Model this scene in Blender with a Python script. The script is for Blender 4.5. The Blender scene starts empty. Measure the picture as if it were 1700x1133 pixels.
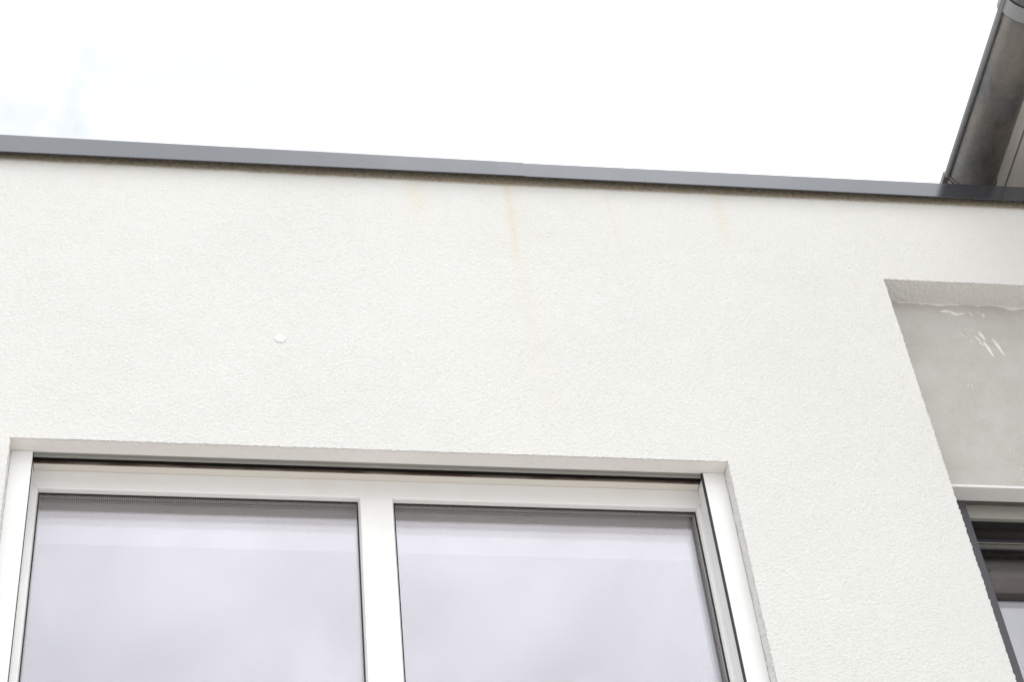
import bpy, math, random
import numpy as np
from mathutils import Matrix, Vector

S = bpy.context.scene
COL = S.collection
rng = np.random.default_rng(7)
random.seed(7)

# ------------------------------------------------------------------ camera
cam_d = bpy.data.cameras.new('camera')
cam = bpy.data.objects.new('camera', cam_d)
COL.objects.link(cam)
S.camera = cam
cam_d.sensor_fit = 'HORIZONTAL'
cam_d.sensor_width = 36.0
cam_d.lens = 77.113
cam_d.clip_start = 0.05
cam_d.clip_end = 2000
cx = Vector((0.98799432, -0.12909805, -0.08485817))
cyd = Vector((0.04091074, 0.74829959, -0.66209821))      # image down
cf = Vector((0.14897492, 0.65067766, 0.74459724))        # view direction
M = Matrix.Identity(4)
for i in range(3):
    M[i][0] = cx[i]; M[i][1] = -cyd[i]; M[i][2] = -cf[i]
M[0][3], M[1][3], M[2][3] = 0.0, -4.9, 1.6
cam.matrix_world = M

# ------------------------------------------------------------------ sky
SUN_EL, SUN_AZ = math.radians(67), math.radians(22)     # azimuth from -Y towards +X
sun_dir = Vector((math.sin(SUN_AZ) * math.cos(SUN_EL), -math.cos(SUN_AZ) * math.cos(SUN_EL), math.sin(SUN_EL)))
W = bpy.data.worlds.new('World'); S.world = W; W.use_nodes = True
nt = W.node_tree; N = nt.nodes; L = nt.links
for n in list(N): N.remove(n)
out = N.new('ShaderNodeOutputWorld'); bg = N.new('ShaderNodeBackground')
sky = N.new('ShaderNodeTexSky'); sky.sky_type = 'NISHITA'; sky.sun_disc = False
sky.sun_elevation = SUN_EL; sky.sun_rotation = math.pi - SUN_AZ
sky.air_density = 1.0; sky.dust_density = 3.0
bg.inputs['Strength'].default_value = 0.1
tc = N.new('ShaderNodeTexCoord')
dot = N.new('ShaderNodeVectorMath'); dot.operation = 'DOT_PRODUCT'; dot.inputs[1].default_value = sun_dir
L.new(tc.outputs['Generated'], dot.inputs[0])
def math_node(op, a, b=None, clamp=False):
    m = N.new('ShaderNodeMath'); m.operation = op; m.use_clamp = clamp
    for k, v in enumerate((a, b)):
        if v is None: continue
        if isinstance(v, (int, float)): m.inputs[k].default_value = v
        else: L.new(v, m.inputs[k])
    return m.outputs[0]
d0 = math_node('MAXIMUM', dot.outputs['Value'], 0.0)
glow = math_node('MULTIPLY', math_node('POWER', d0, 3.0), 10.5)     # bright veil round the hidden sun
noi = N.new('ShaderNodeTexNoise'); noi.inputs['Scale'].default_value = 3.4; noi.inputs['Detail'].default_value = 4
noi.inputs['Roughness'].default_value = 0.45; noi.inputs['Distortion'].default_value = 0.3
mpn = N.new('ShaderNodeMapping'); mpn.inputs['Location'].default_value = (6.2, 2.2, 5.5)
L.new(tc.outputs['Generated'], mpn.inputs[0]); L.new(mpn.outputs[0], noi.inputs['Vector'])
cr = N.new('ShaderNodeMapRange'); cr.inputs[1].default_value = 0.32; cr.inputs[2].default_value = 0.62
cr.inputs[3].default_value = 0.88; cr.inputs[4].default_value = 1.0
L.new(noi.outputs['Fac'], cr.inputs[0])
noi2 = N.new('ShaderNodeTexNoise'); noi2.inputs['Scale'].default_value = 11.0; noi2.inputs['Detail'].default_value = 5
noi2.inputs['Roughness'].default_value = 0.5; noi2.inputs['Distortion'].default_value = 0.5
L.new(mpn.outputs[0], noi2.inputs['Vector'])
cr2 = N.new('ShaderNodeMapRange'); cr2.inputs[1].default_value = 0.34; cr2.inputs[2].default_value = 0.60
cr2.inputs[3].default_value = 0.84; cr2.inputs[4].default_value = 1.0
L.new(noi2.outputs['Fac'], cr2.inputs[0])
lum = math_node('MULTIPLY', math_node('MULTIPLY', math_node('ADD', glow, 10.0), cr.outputs[0]), cr2.outputs[0])
cc = N.new('ShaderNodeCombineColor')
L.new(math_node('MULTIPLY', lum, 0.965), cc.inputs[0]); L.new(math_node('MULTIPLY', lum, 0.985), cc.inputs[1]); L.new(lum, cc.inputs[2])
mixs = N.new('ShaderNodeMix'); mixs.data_type = 'RGBA'
cov = N.new('ShaderNodeMapRange'); cov.inputs[1].default_value = 0.30; cov.inputs[2].default_value = 0.52
cov.inputs[3].default_value = 0.85; cov.inputs[4].default_value = 1.0
L.new(noi.outputs['Fac'], cov.inputs[0])
# a thinner place in the cloud, high behind the house
gap = N.new('ShaderNodeVectorMath'); gap.operation = 'DOT_PRODUCT'; gap.inputs[1].default_value = Vector((-0.03, 0.56, 0.828)).normalized()
L.new(tc.outputs['Generated'], gap.inputs[0])
gr_ = N.new('ShaderNodeMapRange'); gr_.interpolation_type = 'SMOOTHSTEP'; gr_.inputs[1].default_value = 0.970; gr_.inputs[2].default_value = 0.9995
L.new(math_node('ADD', gap.outputs['Value'], math_node('MULTIPLY', math_node('SUBTRACT', noi.outputs['Fac'], 0.5), -0.02)), gr_.inputs[0])
L.new(math_node('MULTIPLY', cov.outputs[0], math_node('SUBTRACT', 1.0, math_node('MULTIPLY', math_node('MULTIPLY', gr_.outputs[0], 0.54), math_node('SUBTRACT', 1.1, noi2.outputs['Fac'], True)))), mixs.inputs['Factor'])
L.new(sky.outputs[0], mixs.inputs['A']); L.new(cc.outputs[0], mixs.inputs['B'])
L.new(mixs.outputs['Result'], bg.inputs['Color']); L.new(bg.outputs[0], out.inputs[0])

sun_d = bpy.data.lights.new('sun', 'SUN'); sun_d.energy = 0.6; sun_d.angle = math.radians(24); sun_d.color = (1.0, 0.97, 0.93)
sun = bpy.data.objects.new('sun', sun_d); COL.objects.link(sun)
sun.rotation_euler = sun_dir.to_track_quat('Z', 'Y').to_euler()

S.view_settings.view_transform = 'Standard'; S.view_settings.look = 'None'
S.view_settings.exposure = 0.55; S.view_settings.gamma = 1.0; S.view_settings.use_curve_mapping = False
S.render.engine = 'CYCLES'
S.cycles.transparent_max_bounces = 24
S.cycles.max_bounces = 10

# ------------------------------------------------------------------ materials
def mat(name, col, rough=0.5, metal=0.0, spec=0.5):
    m = bpy.data.materials.new(name); m.use_nodes = True
    b = m.node_tree.nodes['Principled BSDF']
    b.inputs['Base Color'].default_value = (*col, 1); b.inputs['Roughness'].default_value = rough
    b.inputs['Metallic'].default_value = metal; b.inputs['Specular IOR Level'].default_value = spec
    return m
class NT:
    def __init__(s, m): s.t = m.node_tree; s.b = s.t.nodes['Principled BSDF']; s.co = s.t.nodes.new('ShaderNodeTexCoord')
    def n(s, typ, **kw):
        q = s.t.nodes.new(typ)
        for k, v in kw.items(): setattr(q, k, v)
        return q
    def l(s, a, b): s.t.links.new(a, b)
    def m(s, op, a, b=None, c=None, clamp=False):
        q = s.n('ShaderNodeMath', operation=op, use_clamp=clamp)
        for k, v in enumerate((a, b, c)):
            if v is None: continue
            if isinstance(v, (int, float)): q.inputs[k].default_value = v
            else: s.l(v, q.inputs[k])
        return q.outputs[0]
    def noise(s, scale, detail=3, rough=0.5, vec=None, sc=None):
        q = s.n('ShaderNodeTexNoise'); q.inputs['Scale'].default_value = scale; q.inputs['Detail'].default_value = detail
        q.inputs['Roughness'].default_value = rough
        src = vec or s.co.outputs['Object']
        if sc:
            mp = s.n('ShaderNodeMapping'); mp.inputs['Scale'].default_value = sc; s.l(src, mp.inputs[0]); src = mp.outputs[0]
        s.l(src, q.inputs['Vector']); return q.outputs['Fac']
    def rng(s, v, a, b, c=0., d=1.):
        q = s.n('ShaderNodeMapRange'); q.inputs[1].default_value = a; q.inputs[2].default_value = b
        q.inputs[3].default_value = c; q.inputs[4].default_value = d; s.l(v, q.inputs[0]); return q.outputs[0]
    def mix(s, f, a, b):
        q = s.n('ShaderNodeMix', data_type='RGBA')
        if isinstance(f, float): q.inputs['Factor'].default_value = f
        else: s.l(f, q.inputs['Factor'])
        for k, v in (('A', a), ('B', b)):
            if isinstance(v, tuple): q.inputs[k].default_value = (*v, 1)
            else: s.l(v, q.inputs[k])
        return q.outputs['Result']
    def bump(s, h, dist, st=1.0):
        q = s.n('ShaderNodeBump'); q.inputs['Distance'].default_value = dist; q.inputs['Strength'].default_value = st
        s.l(h, q.inputs['Height']); s.l(q.outputs[0], s.b.inputs['Normal'])

STUCCO = mat('white stucco', (0.8, 0.8, 0.78), 0.9, spec=0.2)
q = NT(STUCCO)
sep = q.n('ShaderNodeSeparateXYZ'); q.l(q.co.outputs['Object'], sep.inputs[0])
X_, Z_ = sep.outputs[0], sep.outputs[2]
mott = q.rng(q.noise(1.7, 4), 0.35, 0.65, 0.0, 1.0)
grain = q.rng(q.noise(260, 2), 0.3, 0.7, 0.0, 1.0)
base = q.mix(mott, (0.675, 0.675, 0.66), (0.695, 0.695, 0.68))
base = q.mix(q.m('MULTIPLY', grain, 0.12), base, (0.50, 0.49, 0.47))
# run-off streaks below the joint and the edge of the coping
wob = q.m('MULTIPLY', q.m('SUBTRACT', q.noise(3.2, 3, sc=(0.3, 1, 1)), 0.5), 0.045)
tot = None
for (sx, zt, zb, wd, st, lean) in ((1.178, 8.13, 7.48, 0.017, 0.42, 0.0), (1.185, 7.62, 6.75, 0.026, 0.13, -0.05),
                                   (1.205, 8.13, 7.60, 0.04, 0.12, 0.0),
                                   (0.83, 8.13, 7.80, 0.035, 0.22, -0.02), (1.55, 8.10, 7.55, 0.009, 0.2, -0.05),
                                   (1.50, 8.12, 7.95, 0.03, 0.12, 0.0), (1.98, 8.13, 7.75, 0.020, 0.24, 0.0),
                                   (-0.31, 8.13, 7.95, 0.05, 0.1, 0.0), (2.45, 8.13, 7.9, 0.02, 0.16, 0.0)):
    xx = q.m('ADD', q.m('ADD', X_, wob), q.m('MULTIPLY', q.m('SUBTRACT', zt, Z_), lean))
    g = q.m('DIVIDE', q.m('SUBTRACT', xx, sx), wd)
    g = q.m('POWER', 2.718, q.m('MULTIPLY', q.m('MULTIPLY', g, g), -1.0))
    z1 = q.rng(Z_, zb, zb + (zt - zb) * 0.5)
    g = q.m('MULTIPLY', q.m('MULTIPLY', g, z1), st)
    g = q.m('MULTIPLY', g, q.m('LESS_THAN', Z_, zt + 0.05))
    tot = g if tot is None else q.m('MAXIMUM', tot, g)
tot = q.m('MULTIPLY', q.m('MULTIPLY', tot, q.rng(q.noise(14, 3), 0.3, 0.62, 0.35, 1.0)), q.rng(q.noise(110, 3, 0.7), 0.38, 0.6, 0.35, 1.45), clamp=True)
base = q.mix(tot, base, (0.64, 0.52, 0.33))
# darker brown band just below the coping, lower edge uneven
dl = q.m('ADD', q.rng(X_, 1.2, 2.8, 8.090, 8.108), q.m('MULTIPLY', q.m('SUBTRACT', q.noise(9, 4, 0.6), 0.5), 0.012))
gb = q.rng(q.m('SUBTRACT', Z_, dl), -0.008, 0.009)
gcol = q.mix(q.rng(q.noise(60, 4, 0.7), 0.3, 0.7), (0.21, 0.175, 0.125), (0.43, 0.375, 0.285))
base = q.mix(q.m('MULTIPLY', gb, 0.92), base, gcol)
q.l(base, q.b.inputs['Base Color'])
q.bump(q.m('ADD', q.noise(150, 3, 0.6), q.m('MULTIPLY', q.noise(420, 2), 0.4)), 0.0038, 1.0)

SMOOTH = mat('painted plaster', (0.78, 0.765, 0.74), 0.85, spec=0.2)
q = NT(SMOOTH); q.bump(q.noise(60, 4, 0.6), 0.0008)
GREYP = mat('grey base render', (0.44, 0.425, 0.405), 0.92, spec=0.15)
q = NT(GREYP)
b1 = q.mix(q.rng(q.noise(5, 6, 0.65), 0.35, 0.65), (0.42, 0.408, 0.38), (0.485, 0.472, 0.457))
b1 = q.mix(q.m('MULTIPLY', q.rng(q.noise(230, 2), 0.55, 0.75), 0.35), b1, (0.30, 0.285, 0.27))
b1 = q.mix(q.m('MULTIPLY', q.rng(q.noise(120, 3, sc=(0.2, 1, 1)), 0.5, 0.72), 0.15), b1, (0.55, 0.54, 0.52))
q.l(b1, q.b.inputs['Base Color']); q.bump(q.noise(180, 4, 0.6), 0.0015)
WETPL = mat('white plaster splash', (0.68, 0.67, 0.64), 0.7)

PVC = mat('white window plastic', (0.79, 0.79, 0.785), 0.32)
q = NT(PVC)
q.l(q.mix(q.m('MULTIPLY', q.rng(q.noise(9, 5, 0.65), 0.45, 0.75), 0.30), (0.745, 0.745, 0.745), (0.64, 0.625, 0.59)), q.b.inputs['Base Color'])
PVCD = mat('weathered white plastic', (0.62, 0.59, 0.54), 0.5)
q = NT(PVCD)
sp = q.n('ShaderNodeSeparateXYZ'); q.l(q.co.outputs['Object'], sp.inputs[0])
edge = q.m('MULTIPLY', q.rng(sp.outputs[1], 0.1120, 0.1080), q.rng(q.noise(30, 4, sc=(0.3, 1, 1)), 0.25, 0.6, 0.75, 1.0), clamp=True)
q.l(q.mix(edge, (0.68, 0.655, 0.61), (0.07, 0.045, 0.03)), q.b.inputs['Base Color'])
BLACK = mat('black rubber', (0.012, 0.012, 0.013), 0.7)
DARKP = mat('dark shutter box lining', (0.02, 0.018, 0.016), 0.8)
ALU = mat('grey aluminium slat', (0.30, 0.30, 0.28), 0.45, 0.3)
SPACER = mat('perforated spacer metal', (0.4, 0.4, 0.36), 0.45, 0.2)
q = NT(SPACER)
wv = q.n('ShaderNodeTexWave', wave_type='BANDS', bands_direction='X'); wv.inputs['Scale'].default_value = 52
q.l(q.co.outputs['Object'], wv.inputs[0])
gn = q.n('ShaderNodeNewGeometry'); sn = q.n('ShaderNodeSeparateXYZ'); q.l(gn.outputs['Normal'], sn.inputs[0])
q.l(q.mix(q.m('MAXIMUM', wv.outputs['Fac'], q.m('ABSOLUTE', sn.outputs[0])), (0.12, 0.12, 0.105), (0.40, 0.39, 0.34)), q.b.inputs['Base Color'])
ANTH = mat('anthracite powder coat', (0.016, 0.017, 0.021), 0.27, spec=0.85)
q = NT(ANTH)
q.l(q.rng(q.noise(6, 5, 0.6), 0.3, 0.7, 0.10, 0.14), q.b.inputs['Roughness'])
q.l(q.mix(q.m('MULTIPLY', q.rng(q.noise(22, 5, 0.7, sc=(1, 1, 0.4)), 0.5, 0.8), 0.2), (0.018, 0.019, 0.025), (0.045, 0.045, 0.05)), q.b.inputs['Base Color'])
q.b.inputs['Specular Tint'].default_value = (0.86, 0.90, 1.0, 1)
ab = ANTH.node_tree.nodes['Principled BSDF']; ab.inputs['Coat Weight'].default_value = 0.7; ab.inputs['Coat Roughness'].default_value = 0.13
ANTHM = mat('anthracite window metal', (0.055, 0.055, 0.068), 0.4)
GREYM = mat('grey window metal', (0.30, 0.30, 0.275), 0.4, 0.2)
DGREYM = mat('dark grey slat metal', (0.12, 0.115, 0.105), 0.45, 0.2)
ZINC = mat('weathered zinc', (0.17, 0.165, 0.16), 0.42, 0.75)
q = NT(ZINC)
n1 = q.rng(q.noise(7, 6, 0.65, sc=(1, 0.5, 1)), 0.35, 0.68)
c1 = q.mix(n1, (0.12, 0.127, 0.135), (0.23, 0.205, 0.18))
c1 = q.mix(q.m('MULTIPLY', q.rng(q.noise(55, 4, 0.7), 0.55, 0.75), 0.5), c1, (0.30, 0.30, 0.30))
c1 = q.mix(q.rng(q.noise(160, 1), 0.76, 0.80), c1, (0.55, 0.54, 0.50))
q.l(c1, q.b.inputs['Base Color']); q.l(q.rng(q.noise(20, 5, 0.7), 0.3, 0.7, 0.30, 0.6), q.b.inputs['Roughness'])
q.bump(q.noise(40, 4), 0.0008)
ZINCL = mat('pale zinc connector', (0.27, 0.28, 0.285), 0.5, 0.5)
SOFFIT = mat('painted soffit board', (0.50, 0.48, 0.455), 0.55)
q = NT(SOFFIT); q.l(q.mix(q.rng(q.noise(9, 5, 0.6, sc=(4, 0.3, 1)), 0.3, 0.7), (0.44, 0.42, 0.40), (0.54, 0.52, 0.495)), q.b.inputs['Base Color'])
ROOFM = mat('dark roof sheet', (0.05, 0.05, 0.055), 0.5)
GRAVEL = mat('roof gravel', (0.3, 0.29, 0.27), 0.9)
q = NT(GRAVEL); q.bump(q.noise(40, 3), 0.02)
ROOM = mat('room paint', (0.68, 0.67, 0.68), 0.9, spec=0.1)
FLOORM = mat('room floor', (0.5, 0.46, 0.42), 0.5)
GROUND = mat('pale paving', (0.33, 0.32, 0.29), 0.9)
q = NT(GROUND)
brick = q.n('ShaderNodeTexBrick'); brick.inputs['Scale'].default_value = 1.0
brick.inputs['Brick Width'].default_value = 0.4; brick.inputs['Row Height'].default_value = 0.4; brick.inputs['Mortar Size'].default_value = 0.004
brick.inputs['Color1'].default_value = (0.64, 0.60, 0.56, 1); brick.inputs['Color2'].default_value = (0.58, 0.55, 0.51, 1)
brick.inputs['Mortar'].default_value = (0.3, 0.28, 0.25, 1)
q.l(q.co.outputs['Object'], brick.inputs['Vector'])
q.l(q.mix(q.m('MULTIPLY', q.noise(3, 6), 0.25), brick.outputs['Color'], (0.42, 0.40, 0.36)), q.b.inputs['Base Color'])

GLASS = bpy.data.materials.new('window glass'); GLASS.use_nodes = True
t = GLASS.node_tree
for n in list(t.nodes): t.nodes.remove(n)
o_ = t.nodes.new('ShaderNodeOutputMaterial'); mx = t.nodes.new('ShaderNodeMixShader')
tr = t.nodes.new('ShaderNodeBsdfTransparent'); gl = t.nodes.new('ShaderNodeBsdfGlossy')
tr.inputs[0].default_value = (0.99, 0.99, 0.995, 1); gl.inputs['Roughness'].default_value = 0.0
gl.inputs['Color'].default_value = (0.97, 0.95, 1.0, 1)
lw = t.nodes.new('ShaderNodeLayerWeight'); lw.inputs['Blend'].default_value = 0.5
p5 = t.nodes.new('ShaderNodeMath'); p5.operation = 'POWER'; p5.inputs[1].default_value = 5
ma = t.nodes.new('ShaderNodeMath'); ma.operation = 'MULTIPLY_ADD'; ma.inputs[1].default_value = 0.91; ma.inputs[2].default_value = 0.079
t.links.new(lw.outputs['Facing'], p5.inputs[0]); t.links.new(p5.outputs[0], ma.inputs[0]); t.links.new(ma.outputs[0], mx.inputs[0])
t.links.new(tr.outputs[0], mx.inputs[1]); t.links.new(gl.outputs[0], mx.inputs[2]); t.links.new(mx.outputs[0], o_.inputs[0])

# ------------------------------------------------------------------ helpers
def link(name, me, m, parent=None):
    o = bpy.data.objects.new(name, me); COL.objects.link(o)
    if m: me.materials.append(m)
    if parent: o.parent = parent
    return o
def raw(name, V, F, m, parent=None, smooth=False):
    me = bpy.data.meshes.new(name); me.from_pydata([tuple(v) for v in V], [], F); me.update()
    if smooth:
        for p in me.polygons: p.use_smooth = True
    return link(name, me, m, parent)
class MB:
    def __init__(s): s.V = []; s.F = []
    def box(s, x0, x1, y0, y1, z0, z1):
        k = len(s.V)
        s.V += [(x0,y0,z0),(x1,y0,z0),(x1,y1,z0),(x0,y1,z0),(x0,y0,z1),(x1,y0,z1),(x1,y1,z1),(x0,y1,z1)]
        s.F += [(k,k+3,k+2,k+1),(k+4,k+5,k+6,k+7),(k,k+1,k+5,k+4),(k+1,k+2,k+6,k+5),(k+2,k+3,k+7,k+6),(k+3,k,k+4,k+7)]
        return s
    def prism(s, A, B):            # two matching rings joined, both ends capped
        k = len(s.V); n = len(A); s.V += list(A) + list(B)
        s.F += [(k+i, k+(i+1) % n, k+n+(i+1) % n, k+n+i) for i in range(n)]
        s.F += [tuple(k+n-1-i for i in range(n)), tuple(k+n+i for i in range(n))]
        return s
    def build(s, name, m, parent=None, bevel=0.0, label=None):
        o = raw(name, s.V, s.F, m, parent)
        import bmesh
        bm = bmesh.new(); bm.from_mesh(o.data); bmesh.ops.recalc_face_normals(bm, faces=bm.faces); bm.to_mesh(o.data); bm.free()
        if bevel:
            b = o.modifiers.new('b', 'BEVEL'); b.width = bevel; b.segments = 2; b.limit_method = 'ANGLE'
        if label: o['label'] = label
        return o
def ring_members(x0, x1, z0, z1, prof, gap=0.0008):
    """four mitred members; prof = [(y, inset)], closed"""
    mb = MB()
    g = gap
    def P4(y, d): return ((x0+d, z0+d), (x1-d, z0+d), (x1-d, z1-d), (x0+d, z1-d))
    for a, b, off in ((3, 2, (g, -g)), (0, 1, (g, -g)), (0, 3, None), (1, 2, None)):
        A, B = [], []
        for (y, d) in prof:
            c = P4(y, d); pa, pb = c[a], c[b]
            if off: A.append((pa[0]+g, y, pa[1])); B.append((pb[0]-g, y, pb[1]))
            else: A.append((pa[0], y, pa[1]+g)); B.append((pb[0], y, pb[1]-g))
        mb.prism(A, B)
    return mb
def thing(name, label, cat, loc=(0, 0, 0), group=None):
    o = bpy.data.objects.new(name, None); COL.objects.link(o); o.location = loc
    o['label'] = label; o['category'] = cat
    if group: o['group'] = group
    return o

# ------------------------------------------------------------------ ground
g = raw('ground', [(-600, -600, 0), (600, -600, 0), (600, 600, 0), (-600, 600, 0)], [(0, 1, 2, 3)], GROUND); g['kind'] = 'structure'

# ------------------------------------------------------------------ house
house = thing('house', 'white stuccoed flat roofed house with grey metal coping and a wide white window', 'house')
WX0, WX1, WZT, WZB = -0.516, 1.792, 6.650, 5.10          # window opening
RX0, RX1, RZT, RZB = 2.542, 3.72, 7.640, 5.10            # recess
TOP = 8.165
def lines(brk, fine0, fine1, step):
    out = [brk[0]]
    for a, b in zip(brk[:-1], brk[1:]):
        st = step if (a >= fine0 - 1e-6 and b <= fine1 + 1e-6) else 0.12
        n = max(1, int(round((b - a) / st)))
        out += list(np.linspace(a, b, n + 1)[1:])
    return np.array(out)
STEP = 0.0034
xs = lines([-4.0, -0.80, WX0, WX1, RX0, 3.36, RX1, 4.30], -0.80, 3.36, STEP)
zs = lines([0.0, WZB, 5.50, WZT, RZT, TOP], 5.50, TOP, STEP)
nx, nz = len(xs), len(zs)
def bandnoise(h, w, s1, s2, aniso=1.0):
    f = np.fft.rfft2(rng.standard_normal((h, w)))
    fy = np.fft.fftfreq(h)[:, None]; fx = np.fft.rfftfreq(w)[None, :]
    r2 = (fy**2 + (fx * aniso)**2) * (2 * np.pi)**2 / 2
    n = np.fft.irfft2(f * (np.exp(-r2 * s1 * s1) - np.exp(-r2 * s2 * s2)), s=(h, w))
    return n / n.std()
hgt = 0.78 * bandnoise(nz, nx, 0.55, 1.3, 1.0) + 0.27 * bandnoise(nz, nx, 1.2, 3.0, 1.0)
hgt = np.tanh(hgt * 0.8)                                  # rounded scraped grains
hgt = hgt + 0.2 * bandnoise(nz, nx, 9, 40)
finez = np.interp(zs, [5.42, 5.50], [0, 1]); finex = np.interp(xs, [-0.9, -0.80, 3.36, 3.42], [0, 1, 1, 0])
AMP = 0.00135
Yd = -hgt * AMP * finez[:, None] * finex[None, :]
XX, ZZ = np.meshgrid(xs, zs); XX = XX.copy(); ZZ = ZZ.copy()
jx = bandnoise(nz, nx, 0.7, 2.6); jz = bandnoise(nz, nx, 0.7, 2.6)
iw0, iw1, ir0, ir1 = [int(np.argmin(abs(xs - v))) for v in (WX0, WX1, RX0, RX1)]
kwb, kwt, krb, krt = [int(np.argmin(abs(zs - v))) for v in (WZB, WZT, RZB, RZT)]
EJ = 0.0008
for (i, ka, kb) in ((iw0, kwb, kwt), (iw1, kwb, kwt), (ir0, krb, krt)):
    XX[ka:kb+1, i] += jx[ka:kb+1, i] * EJ * finez[ka:kb+1] * (1.35 if i == ir0 else 0.8)
ZZ[kwt, iw0:iw1+1] += jz[kwt, iw0:iw1+1] * EJ * 0.8
ZZ[krt, ir0:ir1+1] += jz[krt, ir0:ir1+1] * EJ * 1.5
verts = np.stack([XX, Yd, ZZ], -1).reshape(-1, 3)
idx = np.arange(nx * nz).reshape(nz, nx)
a = idx[:-1, :-1]; quads = np.stack([a, idx[:-1, 1:], idx[1:, 1:], idx[1:, :-1]], -1)
keep = np.ones(a.shape, bool)
keep[kwb:kwt, iw0:iw1] = False; keep[krb:krt, ir0:ir1] = False
faces = [quads[keep]]
vl = [verts]; base_n = len(verts)
def reveal(edge_idx, depth, axis, sign, amp, rows):
    """sweep an edge of the wall sheet back by depth; axis 0: jitter in x, 2: jitter in z"""
    global base_n
    E_ = verts[edge_idx]; n = len(E_)
    nz_ = bandnoise(rows + 8, n, 1.0, 3.0)[:rows]
    prev = np.array(edge_idx); tgt = np.median(E_[:, axis])
    for r in range(1, rows + 1):
        P_ = E_.copy(); f = r / rows
        P_[:, 1] = E_[:, 1] * (1 - f) + depth * f
        P_[:, axis] = E_[:, axis] * max(0, 1 - r / 3) + tgt * min(1, r / 3) + nz_[r-1] * amp * (0 if r == rows else 1)
        vl.append(P_); cur = np.arange(base_n, base_n + n); base_n += n
        qd = np.stack([prev[:-1], prev[1:], cur[1:], cur[:-1]], -1)
        faces.append(qd if sign > 0 else qd[:, ::-1]); prev = cur
reveal(idx[kwt, iw0:iw1+1], 0.060, 2, 1, 0.0003, 8)
reveal(idx[kwb:kwt+1, iw0], 0.060, 0, 1, 0.0009, 14)
reveal(idx[kwb:kwt+1, iw1], 0.060, 0, -1, 0.0011, 14)
reveal(idx[kwb, iw0:iw1+1], 0.060, 2, -1, 0.0, 2)
reveal(idx[krt, ir0:ir1+1], 0.112, 2, 1, 0.0008, 26)
reveal(idx[krb:krt+1, ir0], 0.112, 0, 1, 0.0009, 20)
reveal(idx[krb:krt+1, ir1], 0.112, 0, -1, 0.0, 4)
reveal(idx[krb, ir0:ir1+1], 0.30, 2, -1, 0.0, 2)
Vall = np.concatenate(vl); Fall = np.concatenate(faces)
me = bpy.data.meshes.new('wall')
me.vertices.add(len(Vall)); me.vertices.foreach_set('co', Vall.astype(np.float32).ravel())
me.loops.add(len(Fall) * 4); me.loops.foreach_set('vertex_index', Fall.astype(np.int32).ravel())
me.polygons.add(len(Fall)); me.polygons.foreach_set('loop_start', np.arange(0, len(Fall) * 4, 4, dtype=np.int32))
me.polygons.foreach_set('loop_total', np.full(len(Fall), 4, dtype=np.int32))
me.polygons.foreach_set('use_smooth', np.ones(len(Fall), bool))
me.update(calc_edges=True); me.validate()
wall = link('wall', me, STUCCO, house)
me.materials.append(SMOOTH)                               # smooth painted window head
mi = np.zeros(len(Fall), np.int32); n0 = int(keep.sum()); mi[n0:n0 + 8 * (iw1 - iw0)] = 1
me.polygons.foreach_set('material_index', mi)
wall['label'] = 'coarse white scraped stucco face with faint rusty run-off streaks'

core = MB()
core.box(-4.0, 4.30, 0.113, 0.41, 7.66, TOP - 0.02)
core.box(-4.0, 2.50, 0.113, 0.41, 6.86, 7.66)
core.box(-4.0, WX0 - 0.02, 0.066, 0.41, 0, 6.86)
core.box(WX1 + 0.02, 2.50, 0.066, 0.41, 0, 6.86)
core.box(WX0 - 0.02, WX1 + 0.02, 0.066, 0.41, 0, 5.02)
core.box(2.50, RX1 + 0.03, 0.35, 0.41, 6.72, 7.66)
core.box(2.50, RX1 + 0.03, 0.305, 0.41, 0, 5.08)
core.box(RX1 + 0.03, 4.30, 0.066, 0.41, 0, 7.66)
core.box(WX0 - 0.02, WX1 + 0.02, 0.225, 0.41, 6.583, 6.86)
core.build('wall_core', SMOOTH, house)

# grey unfinished panel in the recess with its splashes
pan = MB().box(2.50, RX1 + 0.03, 0.107, 0.345, 6.684, 7.66).build('recess_panel', GREYP, house, label='grey unpainted base render panel under the recess head')
trim = MB(); trim.box(2.50, RX1, 0.1035, 0.170, 6.672, 6.683)
trim.build('lintel_trim', PVC, house, 0.0012)
# ragged plaster lip between soffit and panel
lx = np.arange(RX0 + 0.03, RX1, 0.004); ln = bandnoise(8, len(lx), 2.0, 10.0)[3] * 0.003 + bandnoise(8, len(lx), 6, 30)[3] * 0.0035
drop = np.clip(0.004 + ln, 0.0, 0.02)
for (c_, w_, d_) in ((3.085, 0.035, 0.012), (2.83, 0.03, 0.006)): drop += d_ * np.exp(-((lx - c_) / w_)**2)
V = []; F = []
for i, (x, dd) in enumerate(zip(lx, drop)):
    V += [(x, 0.1045, RZT + 0.004), (x, 0.1030 , RZT - dd * 0.6), (x, 0.1060, RZT - dd - 0.0005), (x, 0.1085, RZT - dd)]
    if i:
        k = 4 * i
        F += [(k-4, k-3, k+1, k), (k-3, k-2, k+2, k+1), (k-2, k-1, k+3, k+2)]
raw('plaster_lip', V, F, STUCCO, house, True)
def smear(cx_, cz_, ln_, wd_, ang, seed, point=0.75):
    r = random.Random(seed); n = 22; V = []; ca, sa = math.cos(ang), math.sin(ang)
    for k in range(n):
        a = 2 * math.pi * k / n
        u = math.cos(a); w = math.sin(a) * (1 - point * max(0, u)) * (1 + r.uniform(-.28, .28)); u *= (1 + r.uniform(-.1, .1))
        V.append((cx_ + (u * ln_ * ca - w * wd_ * sa) / 2, cz_ + (u * ln_ * sa + w * wd_ * ca) / 2))
    A = [(x, 0.1075, z) for x, z in V]
    B = [(cx_ + (x - cx_) * 0.85, 0.1052, cz_ + (z - cz_) * 0.85) for x, z in V]
    return MB().prism(A, B).build('plaster_smear', WETPL, house)
D = math.radians
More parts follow.
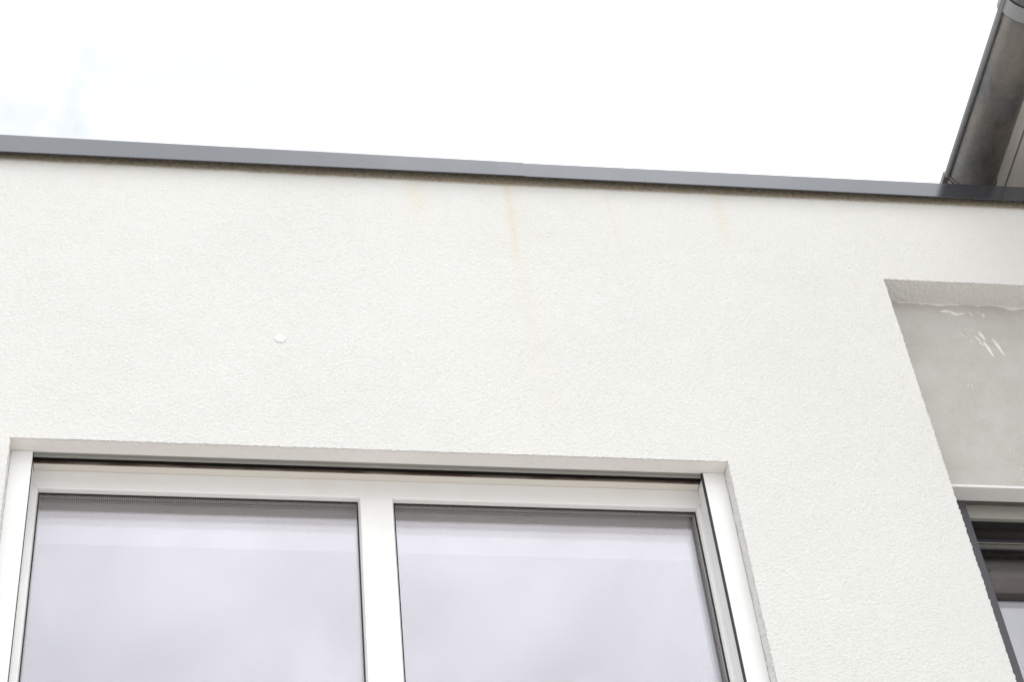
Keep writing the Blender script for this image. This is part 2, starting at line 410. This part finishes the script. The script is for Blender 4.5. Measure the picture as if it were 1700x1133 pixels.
for args in ((2.80, 7.597, .050, .014, D(0), 1, .3), (2.83, 7.585, .035, .018, D(-12), 2, .5), (2.858, 7.588, .030, .010, D(8), 3, .6),
             (2.893, 7.586, .030, .005, D(-72), 4, .3), (2.939, 7.583, .016, .011, D(-60), 5, .2), (2.925, 7.598, .014, .004, D(-50), 21, .2),
             (2.905, 7.465, .055, .014, D(-72), 6, .6), (2.886, 7.445, .050, .008, D(-62), 7, .5), (2.893, 7.418, .030, .007, D(-40), 8, .4),
             (2.914, 7.385, .105, .016, D(-78), 9, .9), (2.955, 7.40, .110, .013, D(-76), 10, .7), (2.835, 7.462, .045, .004, D(-50), 11, .4),
             (2.862, 7.432, .034, .004, D(-10), 12, .4), (2.853, 7.50, .010, .005, D(0), 13, .3), (2.858, 7.468, .012, .004, D(-20), 14, .3),
             (2.875, 7.49, .028, .003, D(-40), 15, .3), (2.783, 7.192, .016, .004, D(-88), 16, .3), (2.797, 7.19, .018, .004, D(-72), 17, .4),
             (2.793, 7.215, .006, .003, D(-80), 22, .4), (2.80, 7.025, .016, .003, D(-20), 18, .3), (2.852, 6.86, .016, .004, D(-88), 19, .3),
             (2.868, 6.77, .012, .005, D(-40), 23, .3), (2.86, 6.715, .026, .004, D(-60), 20, .3), (3.0, 7.31, .03, .002, D(-30), 24, .3),
             (2.80, 7.36, .012, .0025, D(-10), 25, .3)):
    smear(*args)

# white round plug in the stucco
n = 28; A = []; B = []; Cc = []
plug = MB()
r_ = lambda rad, y: [(0.330 + rad * math.cos(2*math.pi*k/n), y, 7.169 + rad * math.sin(2*math.pi*k/n)) for k in range(n)]
plug.prism(r_(0.0200, 0.002), r_(0.0205, -0.0018)); plug.prism(r_(0.0205, -0.0018), r_(0.018, -0.0030)); plug.prism(r_(0.018, -0.0030), r_(0.010, -0.0034))
plug.build('wall_plug', mat('white plug filler', (0.625, 0.625, 0.61), 0.7), house, label='round smooth white plug in the stucco above the window')

# ---- coping: two overlapping lengths of folded sheet
def coping(x0, x1, zb0, zb1, zt0, zt1, yf, lab):
    def prof(zb, zt):
        th = 0.0015
        return [(yf, zb), (yf, zt), (yf + 0.36, zt + 0.010), (yf + 0.36, zt - 0.05), (yf + 0.358, zt - 0.05), (yf + 0.358, zt + 0.006),
                (yf + th, zt - 0.004), (yf + th, zb + th), (yf + 0.005, zb + th + 0.001), (yf + 0.005, zb + 0.0005)]
    A = [(x0, y, z) for y, z in prof(zb0, zt0)]; B = [(x1, y, z) for y, z in prof(zb1, zt1)]
    mb = MB().prism(A, B); mb.F = mb.F[:-2]             # folded sheet: ends left open
    return mb.build('coping', ANTH, house, 0.0, lab)
coping(-4.0, 1.2445, 8.058, 8.1080, 8.190, 8.1895, -0.0362, 'left length of satin grey metal coping')
coping(1.2441, 4.26, 8.1068, 8.124, 8.1875, 8.2145, -0.0350, 'right length of satin grey metal coping, dark under the eaves')
MB().box(-4.0, 4.28, 0.0, 0.30, 8.1545, 8.176).build('coping_batten', DARKP, house)
MB().box(-4.0, 4.28, 0.412, 6.0, 8.00, 8.05).build('roof', GRAVEL, house)

# ---- rooms behind the windows
def room(x0, x1, y0, y1, z0, z1, rm):
    mb = MB(); t_ = 0.05
    mb.box(x0, x1, y1, y1 + t_, z0, z1); mb.box(x0 - t_, x0, y0, y1 + t_, z0, z1); mb.box(x1, x1 + t_, y0, y1 + t_, z0, z1)
    mb.box(x0 - t_, x1 + t_, y0, y1 + t_, z1, z1 + t_)
    mb.build('room', rm, house)
    MB().box(x0 - t_, x1 + t_, y0, y1 + t_, z0 - t_, z0).build('room_floor', FLOORM, house)
room(-1.4, 2.2, 0.412, 4.4, 4.2, 6.78, ROOM)
room(2.30, 4.2, 0.412, 4.4, 4.2, 6.78, mat('darkened room paint', (0.07, 0.06, 0.05), 0.7))  # wall colour darkened so the room behind the glass looks unlit

# ---- wide white window
win = ring_members(-0.508, 1.783, 5.10, 6.650, [(.1412, 0), (.1412, .076), (.1425, .0785), (.1445, .0795), (.161, .0825), (.161, .070), (.199, .070), (.199, .084), (.222, .080), (.222, 0)]).build('window', PVC, house, 0.0, 'wide white plastic window with two panes')
GX0, GX1, GZT, GZB = -0.4255, 1.7005, 6.5675, 5.1825
MX0, MX1 = 0.5905, 0.6930
MB().prism([(MX0, .1392, GZB - .003), (MX1, .1392, GZB - .003), (MX1 + .0012, .1405, GZB - .003), (MX1 + .007, .161, GZB - .003), (MX1 - .006, .161, GZB - .003), (MX1 - .006, .199, GZB - .003),
            (MX1 + .006, .199, GZB - .003), (MX1 + .004, .222, GZB - .003), (MX0 - .004, .222, GZB - .003), (MX0 - .006, .199, GZB - .003), (MX0 + .006, .199, GZB - .003), (MX0 + .006, .161, GZB - .003), (MX0 - .007, .161, GZB - .003), (MX0 - .0012, .1405, GZB - .003)],
           [(MX0, .1392, GZT + .0065), (MX1, .1392, GZT + .0065), (MX1 + .0012, .1405, GZT + .0062), (MX1 + .007, .161, GZT + .003), (MX1 - .006, .161, GZT + .003), (MX1 - .006, .199, GZT + .003),
            (MX1 + .006, .199, GZT + .003), (MX1 + .004, .222, GZT + .003), (MX0 - .004, .222, GZT + .003), (MX0 - .006, .199, GZT + .003), (MX0 + .006, .199, GZT + .003), (MX0 + .006, .161, GZT + .003), (MX0 - .007, .161, GZT + .003), (MX0 - .0012, .1405, GZT + .0062)]).build('mullion', PVC, win)
PVCM = PVC
for (a0, a1) in ((GX0, MX0 - .007), (MX1 + .007, GX1)):
    ring_members(a0 - .008, a1 + .008, GZB - .008, GZT + .008, [(.1590, .004), (.1590, .0106), (.1618, .0118), (.1618, .004)], 0).build('gasket', BLACK, win)
    ring_members(a0 - .008, a1 + .008, GZB - .008, GZT + .008, [(.1665, .002), (.1665, .0125), (.1775, .0125), (.1775, .002)], 0).build('spacer', SPACER, win)
    ring_members(a0 - .008, a1 + .008, GZB - .008, GZT + .008, [(.1776, .002), (.1776, .0100), (.1789, .0100), (.1789, .002)], 0).build('seal', BLACK, win)
    ring_members(a0 - .008, a1 + .008, GZB - .008, GZT + .008, [(.1825, .002), (.1825, .0125), (.1940, .0125), (.1940, .002)], 0).build('spacer', SPACER, win)
    for y in (.1622, .1782, .1944):
        MB().box(a0 - .007, a1 + .007, y, y + .004, GZB - .007, GZT + .007).build('pane', GLASS, win)
# roller shutter parts
MB().box(-0.5155, -0.4475, .0555, .1400, 5.105, 6.6490).build('guide_rail', PVC, win, 0.002)
MB().box(1.7185, 1.7910, .0555, .1400, 5.105, 6.6490).build('guide_rail', PVC, win, 0.002)
MB().box(-0.4474, -0.4455, .062, .072, 5.105, 6.649).build('brush_seal', BLACK, win)
MB().box(1.7120, 1.7184, .0575, .066, 5.105, 6.649).build('brush_seal', BLACK, win)
sl = MB(); sl.box(-0.447, 1.718, .0615, .0730, 6.6530, 6.73); sl.box(-0.447, 1.718, .0730, .0850, 6.6505, 6.73); sl.build('shutter_slat', ALU, win, 0.001)
lin = MB(); lin.box(WX0, WX1, .1085, .113, 6.6605, 6.86); lin.box(WX0 - .015, WX1 + .015, .0565, .113, 6.76, 6.80)
lin.box(WX0, WX1, .0550, .0610, 6.6525, 6.76); lin.build('shutter_box_lining', DARKP, win)
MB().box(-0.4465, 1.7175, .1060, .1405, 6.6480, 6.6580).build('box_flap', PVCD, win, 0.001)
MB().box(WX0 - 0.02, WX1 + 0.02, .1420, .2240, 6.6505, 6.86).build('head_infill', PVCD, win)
MB().box(WX0 + .001, WX1 - .001, -0.035, .141, 5.072, 5.098).build('sill', ANTH, win, 0.002)

# ---- dark window in the recess
w2 = ring_members(2.602, 3.700, 5.10, 6.662, [(.300, 0), (.300, .058), (.304, .060), (.304, .052), (.345, .052), (.345, 0)]).build('window', ANTHM, house, 0.0, 'anthracite window in the recess, mostly out of view')
MB().box(2.585, 2.657, .1702, .2990, 5.105, 6.6700).build('guide_rail', ANTHM, w2, 0.0012)
MB().box(3.640, 3.715, .1702, .2990, 5.105, 6.6700).build('guide_rail', ANTHM, w2, 0.0012)
MB().box(2.6575, 3.6395, .1705, .1965, 6.6790, 6.72).build('shutter_slat', DGREYM, w2, 0.001)
rl = MB(); rl.box(2.6575, 3.6395, .1975, .2120, 6.6240, 6.70); rl.box(2.6575, 3.6395, .1950, .2120, 6.6160, 6.6235); rl.build('end_rail', GREYM, w2, 0.0015)
MB().box(2.6575, 3.6395, .2125, .2650, 6.6300, 6.72).build('shutter_slat', BLACK, w2)
MB().box(2.6575, 3.6395, .2655, .2990, 6.6180, 6.72).build('head_rail', DARKP, w2)
MB().box(2.655, 3.645, .2992, .3035, 6.6010, 6.6035).build('bead', GREYM, w2)
G2 = (2.602 + .058, 3.700 - .058, 5.10 + .058, 6.662 - .058)
ring_members(G2[0] - .002, G2[1] + .002, G2[2], G2[3] - .001, [(.3090, 0), (.3090, .012), (.3200, .012), (.3200, 0)], 0).build('spacer', GREYM, w2)
ring_members(G2[0] - .002, G2[1] + .002, G2[2], G2[3] - .001, [(.3200, 0), (.3200, .016), (.3270, .016), (.3270, 0)], 0).build('seal', BLACK, w2)
for y in (.3045, .3275):
    MB().box(G2[0] - .004, G2[1] + .004, y, y + .004, G2[2] - .004, G2[3] + .002).build('pane', GLASS, w2)

# ------------------------------------------------------------------ neighbouring taller building with eaves and gutter
nb = thing('neighbouring_building', 'taller building at the right, only its boarded eaves and zinc gutter in view', 'building', (5.5, 1.0, 0))
def rel(o): o.location = (-5.5, -1.0, 0); return o
EX0, EY0, EY1, EZ = 3.287, -2.15, 5.0, 8.600
x = EX0; first = True
while x < 4.9:
    w_ = 0.0485 if first else 0.29
    bd = MB(); bd.box(x + .001, x + w_ - .001, EY0 + .03, EY1, EZ + (0.0 if first else .0), EZ + .018)
    rel(bd.build('soffit_board', SOFFIT, nb, 0.003)); x += w_ + .004; first = False
rel(MB().box(EX0 - .002, 9.0, EY0 + .02, EY1, EZ + .0185, EZ + .12).build('roof', ROOFM, nb))
rel(MB().box(EX0 - .020, 9.0, EY0, EY0 + .02, EZ - .03, EZ + .22).build('fascia_board', ANTH, nb, 0.002))
rel(MB().box(EX0 - .0175, EX0 - .003, EY0 + .02, EY1, EZ + .004, EZ + .14).build('fascia_board', ROOFM, nb))
rel(MB().box(4.9, 9.0, 0.0, EY1, 0, EZ).build('wall', STUCCO, nb))
# gutter
GCX, GZ, GR = 3.1805, 8.600, 0.100
def half(rad, y, a0=180, a1=360, n=36, th=0.0):
    return [(GCX + rad * math.cos(D(a0 + (a1 - a0) * k / n)), y, GZ + rad * math.sin(D(a0 + (a1 - a0) * k / n))) for k in range(n + 1)]
def shell(mb, r0, r1, ya, yb, a0=180, a1=360, ny=1):
    for j in range(ny):
        y0 = ya + (yb - ya) * j / ny; y1 = ya + (yb - ya) * (j + 1) / ny
        mb.prism(half(r1, y0, a0, a1) + half(r0, y0, a0, a1)[::-1], half(r1, y1, a0, a1) + half(r0, y1, a0, a1)[::-1])
def smooth(o, ang=35):
    for p in o.data.polygons: p.use_smooth = True
    try: o.data.set_sharp_from_angle(angle=D(ang))
    except Exception: pass
    return o
gm = MB(); shell(gm, GR - .0012, GR, -2.15, 0.33)
gut = smooth(rel(gm.build('gutter', ZINC, nb)))
def tube(cx_, cz_, r, ya, yb, n=20):
    A = [(cx_ + r * math.cos(2*math.pi*k/n), ya, cz_ + r * math.sin(2*math.pi*k/n)) for k in range(n)]
    B = [(p[0], yb, p[2]) for p in A]
    return MB().prism(A, B)
smooth(tube(GCX - GR - .0075, GZ - .006, .0125, -2.15, 0.215).build('bead', ZINCL, gut))
# rubber-sealed connector ring with its clip
for yy, ww in ((-0.655, 0.062),):
    cm = MB(); shell(cm, GR + .0015, GR + .0065, yy, yy + ww); cn = smooth(cm.build('connector', ZINCL, gut))
    MB().box(GCX - GR - .022, GCX - GR + .004, yy, yy + ww, GZ - .013, GZ + .014).build('clip', ZINCL, cn, 0.003)
    for ys in (yy - .004, yy + ww):
        sm_ = MB(); shell(sm_, GR + .0005, GR + .003, ys, ys + .004); smooth(sm_.build('seal', BLACK, cn))
# end piece
em = MB(); shell(em, GR + .0008, GR + .0045, 0.205, 0.325); smooth(em.build('connector', ZINC, gut))
em = MB(); shell(em, GR + .0008, GR + .0060, 0.213, 0.219); smooth(em.build('seal', BLACK, gut))
MB().box(GCX - GR - .021, GCX - GR + .002, 0.205, 0.325, GZ - .014, GZ + .012).build('clip', ZINC, gut, 0.003)
for ye in (-2.15, 0.325):
    A = half(GR + .0045, ye); B = half(GR + .0045, ye + .003)
    MB().prism(A, B).build('end_cap', ZINC, gut)
